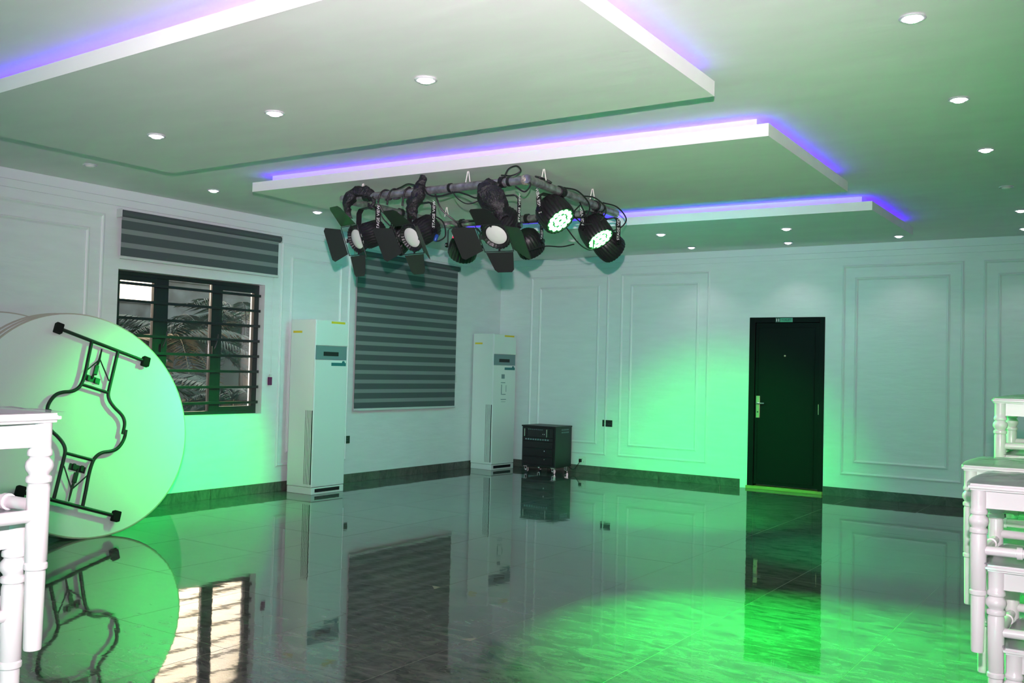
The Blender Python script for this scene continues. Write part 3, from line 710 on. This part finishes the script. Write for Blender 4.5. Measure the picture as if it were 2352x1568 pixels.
# ---- stage lights
def fixture(name, pos, axis, label, kind, hang, ydir=None, yokeL=.20, lit=False, txt=(1,), r0=.125, L=.20, group=None):
    root = thing(name, pos, label, 'stage light', group)
    P = V(pos); a = V(axis).normalized(); l = a.cross(V((0, 0, 1))).normalized(); u = l.cross(a).normalized()
    if l.dot(cr) < 0: l = -l
    # finned housing, ribbed around its circumference
    nseg = 72; fin = lambda i, z: (1.0 if (i % 3) else .955)
    if kind == 'par':
        prof = [(r0 * .30, -L * .5), (r0 * .62, -L * .48), (r0 * .86, -L * .34), (r0 * .98, -L * .05), (r0, L * .22), (r0 * .99, L * .42), (r0 * .93, L * .5), (r0 * .86, L * .5), (r0 * .84, L * .44)]
    else:
        prof = [(r0 * .55, -L * .62), (r0 * .80, -L * .60), (r0 * .86, -L * .52), (r0 * .88, L * .05), (r0 * .78, L * .12), (r0 * .80, L * .40), (r0 * .92, L * .44), (r0 * .94, L * .56), (r0 * .84, L * .58), (r0 * .72, L * .50)]
    hs = MB().lathe(prof, P, a, nseg, fin).out('housing', 'black', root, True)
    # yoke
    yd = V(ydir).normalized() if ydir else V((0, 0, 1)); ww = yd.cross(l).normalized(); ro = r0 * 1.10
    yk = MB(); t_ = .004; hw = .023
    def strap(p, q, nrm):
        d_ = (q - p).normalized(); w_ = ww * hw; n_ = nrm * t_
        yk.poly([p - w_, q - w_, q + w_, p + w_], t_, nrm)
    top = P + yd * yokeL
    cut = .03
    for s_ in (1, -1):
        strap(P + l * ro * s_ - yd * .02, top + l * ro * s_ - yd * cut, l * s_)
        strap(top + l * ro * s_ - yd * cut, top + l * (ro - cut) * s_, l * s_ + yd)
    strap(top - l * (ro - cut), top + l * (ro - cut), yd)
    yo = yk.out('yoke', 'black', root)
    for s_ in (1, -1): MB().lathe([(.020, 0), (.022, .006), (.018, .022)], P + l * (ro + .004) * s_, l * s_, 14).out('knob', 'blackgloss', root, True)
    for s_ in txt:
        outn = l * s_; tx = yd; ty = outn.cross(tx)
        pc = P + l * (ro + t_ + .0012) * s_ + yd * (yokeL * .58)
        text('lettering', 'STAGE VIEW', .035, basis(tx, ty, pc), 'print', yo)
    # clamp up to the pipe
    hz = V(hang); cm = MB(); cm.tube([top, top.lerp(V((hz.x, hz.y, TZ - .05)), 1.0)], .008, 8)
    cm.lathe([(.040, -.016), (.040, .016)], hz, (1, 0, 0) if abs(hz.y + 5.93) < .06 or hz.y > -4.75 else (0, 1, 0), 12)
    cm.out('clamp', 'black', root)
    F = P + a * (L * .5 if kind == 'par' else L * .55)
    if kind == 'par':
        MB().lathe([(r0 * .85, -.012), (r0 * .85, -.006)], F, a, 36).out('face_plate', 'ledface', root)
        if lit:
            spots = [(.033, 6, .3)] + [(.080, 12, .1)]
            for rad, nn, ph in spots:
                for i in range(nn):
                    an = ph + 2 * pi * i / nn; c_ = F + (l * cos(an) + u * sin(an)) * rad - a * .006
                    MB().lathe([(.0205, 0), (.0205, .004), (.012, .009), (.004, .011)], c_, a, 12).out('led', 'led', root, True)
        else:
            for i in range(12):
                an = 2 * pi * i / 12; c_ = F + (l * cos(an) + u * sin(an)) * .078 - a * .006
                MB().lathe([(.017, 0), (.012, .008)], c_, a, 8).out('led', 'ledface', root, True)
    else:
        lr = r0 * .72
        MB().lathe([(lr, -.014), (lr * .85, -.008), (lr * .5, -.002), (lr * .08, .001)], F, a, 40).out('lens', 'lens', root, True)
        # wire frame and four flaps
        fh = .112; G = F + a * .028
        fr = MB(); cs = [G + l * fh + u * fh, G - l * fh + u * fh, G - l * fh - u * fh, G + l * fh - u * fh]
        fr.tube([cs[0] - u * .015, cs[0], cs[1], cs[2], cs[3], cs[3] + u * .015, cs[0] - u * .015], .0035, 6)
        for s_ in (1, -1):
            fr.box(G - a * .014 + l * s_ * (fh - .012), (.01, .01, .03)); fr.box(G - a * .014 + u * s_ * (fh - .012), (.01, .01, .03))
        bf = fr.out('barn_door_frame', 'black', root)
        for dvec, svec, ph, ln, bw_, ow in flaps_for(kind, l, u):
            dd = (dvec * cos(ph) + a * sin(ph)).normalized(); nn = svec.cross(dd).normalized()
            b0 = G + dvec * fh
            c = .02
            pts = [b0 - svec * bw_ + dd * .008, b0 + svec * bw_ + dd * .008,
                   b0 + dd * (ln - c) + svec * (ow + 0), b0 + dd * ln + svec * (ow - c), b0 + dd * ln - svec * (ow - c), b0 + dd * (ln - c) - svec * (ow + 0)]
            MB().poly(pts, .0022, nn).out('barn_door', 'flap', root)
    return root, P, a, F
FL = {}
def flaps_for(kind, l, u):
    return [(dict(l=l, L=-l, u=u, U=-u)[k_], (u if k_ in 'lL' else l), R(ph), ln, b, o) for k_, ph, ln, b, o in FL[kind]]
FL['barn1'] = [('u', 26, .19, .100, .070), ('U', 12, .165, .100, .072), ('L', 26, .155, .098, .135), ('l', 36, .17, .098, .13)]
FL['barn2'] = [('u', 30, .17, .100, .070), ('U', 8, .155, .100, .072), ('L', 22, .165, .098, .135), ('l', 35, .20, .098, .13)]
FL['barn3'] = [('u', 22, .19, .100, .072), ('U', 8, .165, .105, .075), ('L', 20, .17, .098, .135), ('l', 30, .19, .098, .13)]
fixture('stage_light', (2.834, -5.93, 2.365), (-.215, -.90, -.37), 'leftmost black stage light with white lens and four open barn door flaps', 'barn1', (2.834, -5.93, TZ), yokeL=.21, txt=(1,), r0=.115, group='barn door stage lights on the frame')
fixture('stage_light', (3.356, -5.93, 2.36), (-.119, -.861, -.49), 'middle black stage light with white lens and barn doors, under the pointed black bag', 'barn2', (3.356, -5.93, TZ), yokeL=.21, txt=(1,), r0=.115, group='barn door stage lights on the frame')
fixture('stage_light', (4.072, -5.93, 2.358), (.09, -.72, -.684), 'rightmost white-lens stage light with barn doors, hanging under the large black bag', 'barn3', (4.072, -5.93, TZ), yokeL=.21, txt=(1,), r0=.118, group='barn door stage lights on the frame')
G_ = 'LED par cans on the frame'
A_ = fixture('par_light', (4.225, -5.50, 2.512), (.699, -.116, -.705), 'larger-looking green-lit round LED par can, left of the two glowing ones', 'par', (4.255, -5.47, TZ), ydir=(-.20, .05, 1), yokeL=.12, lit=True, txt=(-1,), r0=.128, group=G_)
B_ = fixture('par_light', (4.198, -4.84, 2.472), (.633, -.082, -.77), 'green-lit round LED par can at the right end of the frame', 'par', (4.20, -4.83, TZ), ydir=(-.16, .05, 1), yokeL=.135, lit=True, txt=(-1,), r0=.124, group=G_)
D1 = fixture('par_light', (2.66, -5.36, 2.43), (-.66, -.22, -.72), 'unlit-looking par can hidden behind the leftmost barn door light', 'par', (2.66, -5.36, TZ - .03), yokeL=.16, lit=True, txt=(-1,), r0=.120, group=G_)
D2 = fixture('par_light', (2.80, -4.66, 2.44), (-.55, .45, -.70), 'black par can turned away, red digits glowing on its rear', 'par', (2.80, -4.69, TZ - .03), yokeL=.16, lit=True, txt=(1,), r0=.130, group=G_)
D3 = fixture('par_light', (3.47, -4.66, 2.44), (.02, .72, -.69), 'black par can facing the back wall behind the rightmost barn door light', 'par', (3.47, -4.68, TZ - .03), yokeL=.16, lit=True, txt=(1,), r0=.120, group=G_)
D4 = fixture('par_light', (4.16, -4.56, 2.40), (.30, .80, -.50), 'black par can facing away behind the right green-lit can', 'par', (4.13, -4.66, TZ - .03), yokeL=.2, lit=True, txt=(1,), r0=.120, group=G_)
# rear display with red digits on D2, status led on D3
def rear(fx_, digits):
    root, P, a, F = fx_
    l = a.cross(V((0, 0, 1))).normalized(); u = l.cross(a)
    q = P - a * .098
    if digits:
        rd = -cr + V((0, 0, .25)); rd = (rd - a * rd.dot(a)).normalized(); q = P - a * .072 + rd * .108; t2 = a.cross(rd)
        for dx in (-.016, .012):
            MB().box(q + t2 * dx, (.008, .008, .016)).out('display_digit', 'red', root)
    else:
        MB().box(q - u * .03, (.012, .012, .012)).out('status_lamp', 'pin', root)
rear(D2, True); rear(D3, False)

# light of the par cans
def beam(fx_, aim, energy, blue, size, blend=1):
    root, P, a, F = fx_
    lamp('par_beam', 'SPOT', F + a * .02, energy, (0, 1, blue), aim=aim, spot_size=R(size), spot_blend=blend, shadow_soft_size=.05)
beam(A_, (6.75, -6.75, 0), 5600, .08, 60)
beam(B_, (6.2, -3.4, 0), 650, .25, 46)
beam(D1, (.9, -6.25, .95), 430, .10, 50)
beam(D2, (0, -5.65, .12), 1500, .12, 52)
beam(D3, (3.3, 0, -.15), 1100, .14, 50)
beam(D4, (3.95, -2.5, 0), 1500, .11, 52)
# wide spill around every can
for fx_, e_, b_ in ((A_, 9, .4), (B_, 9, .4), (D1, 6, .4), (D2, 105, .75), (D3, 90, .75), (D4, 48, .7)):
    lamp('par_spill', 'SPOT', fx_[3] + fx_[2] * .02, e_, (0, 1, b_), aim=fx_[3] + fx_[2] * 2 + V((0, 0, .15)), spot_size=R(138), spot_blend=.75, shadow_soft_size=.08)

# ---- cloth / plastic bags wrapped over the pipe
def bag(pts, rad, label, seed, flat=.6):
    mb = MB(); sp = spline(pts, 6); mb.tube(sp, lambda t: max(.004, rad(t)), 18)
    for v in mb.b.verts:
        q = v.co * 22 + V((seed, 0, 0)); n_ = noise.noise_vector(q) * .022 + noise.noise_vector(q * 2.2) * .007
        v.co += n_
    c = sum((V(p) for p in pts), V()) / len(pts)
    o = mb.out('plastic_bag', 'bag', None, True, c)
    return tag(o, label, 'bag', 'black bags tied over the frame')
bag([(2.69, -5.97, 2.50), (2.665, -5.99, 2.60), (2.71, -5.96, 2.69), (2.83, -5.94, 2.695), (2.90, -5.95, 2.62), (2.89, -5.96, 2.56)], lambda t: .010 + .036 * sin(pi * min(1, t * 1.15)), 'black bag draped over the left end of the front pipe', 3)
bag([(3.345, -5.99, 2.45), (3.32, -6.0, 2.52), (3.36, -5.98, 2.62), (3.36, -5.96, 2.70), (3.385, -5.95, 2.775)], lambda t: .012 + .045 * (sin(pi * t) ** .8) * (1 - .35 * t), 'black bag tied with a pointed tip standing above the pipe', 9)
bag([(4.03, -5.97, 2.66), (4.01, -5.99, 2.60), (4.05, -6.0, 2.53), (4.10, -6.0, 2.46), (4.13, -5.99, 2.40)], lambda t: .035 + .075 * (sin(pi * min(1, t * 1.1 + .05))) * (1 - .45 * t), 'largest black bag hanging over the rightmost barn door light', 15)
tie = [(2.98, 3.02), (3.07, 3.10), (3.22, 3.20)]
for i, (p, q) in enumerate(tie):
    mb = MB().tube(spline([(p - .02, -5.965, 2.60 - .02 * i), (p, -5.968, 2.66), (p + .015, -5.93, 2.702), (q + .02, -5.90, 2.68), (q + .04, -5.93, 2.63), (q + .01, -5.967, 2.62)], 4), .0075, 6)
    tag(mb.out('tie_strip', 'bag', None, False, (p, -5.93, TZ)), ['black strip knotted round the front pipe, nearest its left end', 'black strip knotted round the front pipe, second from its left end', 'black strip knotted round the front pipe beside the pointed bag'][i], 'tie', 'black tie strips')

# ---- cables
def cable(pts, r, label, plug=None):
    c = V(pts[0]); root = thing('cable', c, label, 'cable')
    MB().tube(spline(pts, 7), r, 7).out('cord', 'cable', root, True)
    if plug:
        p = V(plug); MB().lathe([(.010, -.028), (.014, -.02), (.015, .012), (.010, .024)], p, (.2, .3, 1), 12).out('connector', 'blue', root, True)
cable([(3.02, -5.90, 2.69), (3.10, -5.88, 2.72), (3.20, -5.9, 2.735), (3.30, -5.9, 2.70), (3.26, -5.95, 2.66)], .0055, 'black cable arched over the front pipe left of the pointed bag')
cable([(3.40, -5.97, 2.68), (3.46, -5.975, 2.62), (3.56, -5.97, 2.605), (3.68, -5.95, 2.625), (3.78, -5.95, 2.60), (3.88, -5.97, 2.565), (3.97, -5.98, 2.59), (4.05, -5.98, 2.64)], .006, 'black cable drooping below the front pipe between the two bags')
cable([(3.66, -5.965, 2.63), (3.72, -5.97, 2.57), (3.80, -5.97, 2.53), (3.90, -5.98, 2.54), (4.0, -5.98, 2.60)], .0035, 'thin black cable in the lowest sag between the two bags')
cable([(3.40, -5.88, 2.50), (3.50, -5.86, 2.44), (3.53, -5.86, 2.34), (3.50, -5.88, 2.30), (3.47, -5.9, 2.29)], .0055, 'black cable with a blue connector beside the middle barn door light', (3.475, -5.90, 2.318))
cable([(3.47, -5.92, 2.64), (3.52, -5.9, 2.52), (3.60, -5.8, 2.42), (3.54, -5.7, 2.36), (3.40, -5.4, 2.36), (3.10, -5.0, 2.40), (2.88, -4.74, 2.50)], .006, 'black cable looping between the middle and right barn door lights')
cable([(2.98, -4.69, 2.64), (3.0, -4.85, 2.62), (2.90, -4.88, 2.60), (2.86, -4.76, 2.54)], .007, 'black cable curving down to the blue connector of the turned-away par can', (2.865, -4.77, 2.55))
cable([(4.10, -5.95, 2.70), (4.12, -5.93, 2.755), (4.18, -5.92, 2.77), (4.22, -5.93, 2.73), (4.16, -5.95, 2.70), (4.06, -5.93, 2.715)], .005, 'black cable loop standing on the front pipe at the corner joint')
cable([(4.20, -5.96, 2.62), (4.27, -5.95, 2.58), (4.31, -5.94, 2.63), (4.27, -5.95, 2.665)], .0055, 'small black cable loop hanging under the corner joint')
cable([(4.29, -5.85, 2.70), (4.26, -5.72, 2.715), (4.30, -5.66, 2.69), (4.24, -5.66, 2.70), (4.28, -5.78, 2.705)], .007, 'coiled black cable on the right pipe under the first white hanger')
cable([(4.26, -5.42, 2.70), (4.31, -5.30, 2.69), (4.34, -5.18, 2.61), (4.30, -5.16, 2.53), (4.24, -5.35, 2.49)], .006, 'black cable arching from the right pipe down to the left green can')
cable([(4.25, -5.12, 2.69), (4.29, -5.00, 2.69), (4.33, -4.90, 2.62), (4.28, -4.9, 2.53), (4.20, -5.0, 2.50), (4.16, -5.1, 2.56), (4.19, -5.05, 2.64)], .0055, 'round black cable loop midway along the right pipe')
cable([(4.22, -4.75, 2.70), (4.28, -4.62, 2.68), (4.30, -4.50, 2.60), (4.24, -4.5, 2.53), (4.17, -4.6, 2.50), (4.13, -4.70, 2.55), (4.19, -4.75, 2.63)], .0055, 'round black cable loop at the far end of the right pipe')
cable([(4.24, -5.15, 2.64), (4.21, -5.0, 2.56), (4.18, -4.88, 2.47), (4.16, -4.80, 2.40)], .005, 'straight black cable slanting down to the right green can')
cable([(4.26, -5.45, 2.46), (4.31, -5.27, 2.31), (4.30, -5.05, 2.29), (4.22, -4.89, 2.42)], .005, 'black cable sagging between the two green-lit cans')
cable([(3.62, -4.9, 2.33), (3.78, -4.9, 2.36), (3.95, -4.92, 2.345), (4.10, -4.98, 2.35)], .005, 'black cable stretched from behind the bag to the left green can')
cable([(2.95, -5.95, 2.60), (2.98, -5.9, 2.52), (3.05, -5.8, 2.46), (3.12, -5.7, 2.40)], .006, 'black cable bundle falling behind the leftmost light yoke')
cable([(2.93, -5.95, 2.60), (2.95, -5.9, 2.50), (2.99, -5.82, 2.42), (3.0, -5.75, 2.34)], .005, 'black cable running down beside the lettering of the leftmost light')

# two added fill lamps behind the camera, built as cans, tint the ceiling green
def add_ceiling_fill(x, y, aim, energy, label):
    up = thing('added_fill_can', (x, y, 0), label, 'stage light')
    P = V((x, y, .16)); a = (V(aim) - P).normalized()
    MB().lathe([(.05, -.10), (.11, -.08), (.125, .02), (.125, .10), (.11, .11), (.105, .09)], P, a, 32).out('housing', 'black', up, True)
    MB().b2((x - .14, y - .1, 0), (x + .14, y + .1, .012), .003).b2((x - .145, y - .02, .01), (x - .13, y + .02, .18)).b2((x + .13, y - .02, .01), (x + .145, y + .02, .18)).out('bracket', 'black', up)
    lamp('ceiling_fill_beam', 'SPOT', P + a * .13, energy, (0, 1, .6), aim=aim, spot_size=R(110), spot_blend=1, shadow_soft_size=.1)
add_ceiling_fill(6.9, -12.9, (5.2, -4.5, 2.9), 75, 'added green ceiling fill lamp, unseen behind the camera on its right')
add_ceiling_fill(2.6, -12.6, (3.2, -4.0, 2.9), 110, 'added green ceiling fill lamp, unseen behind the camera on its left')
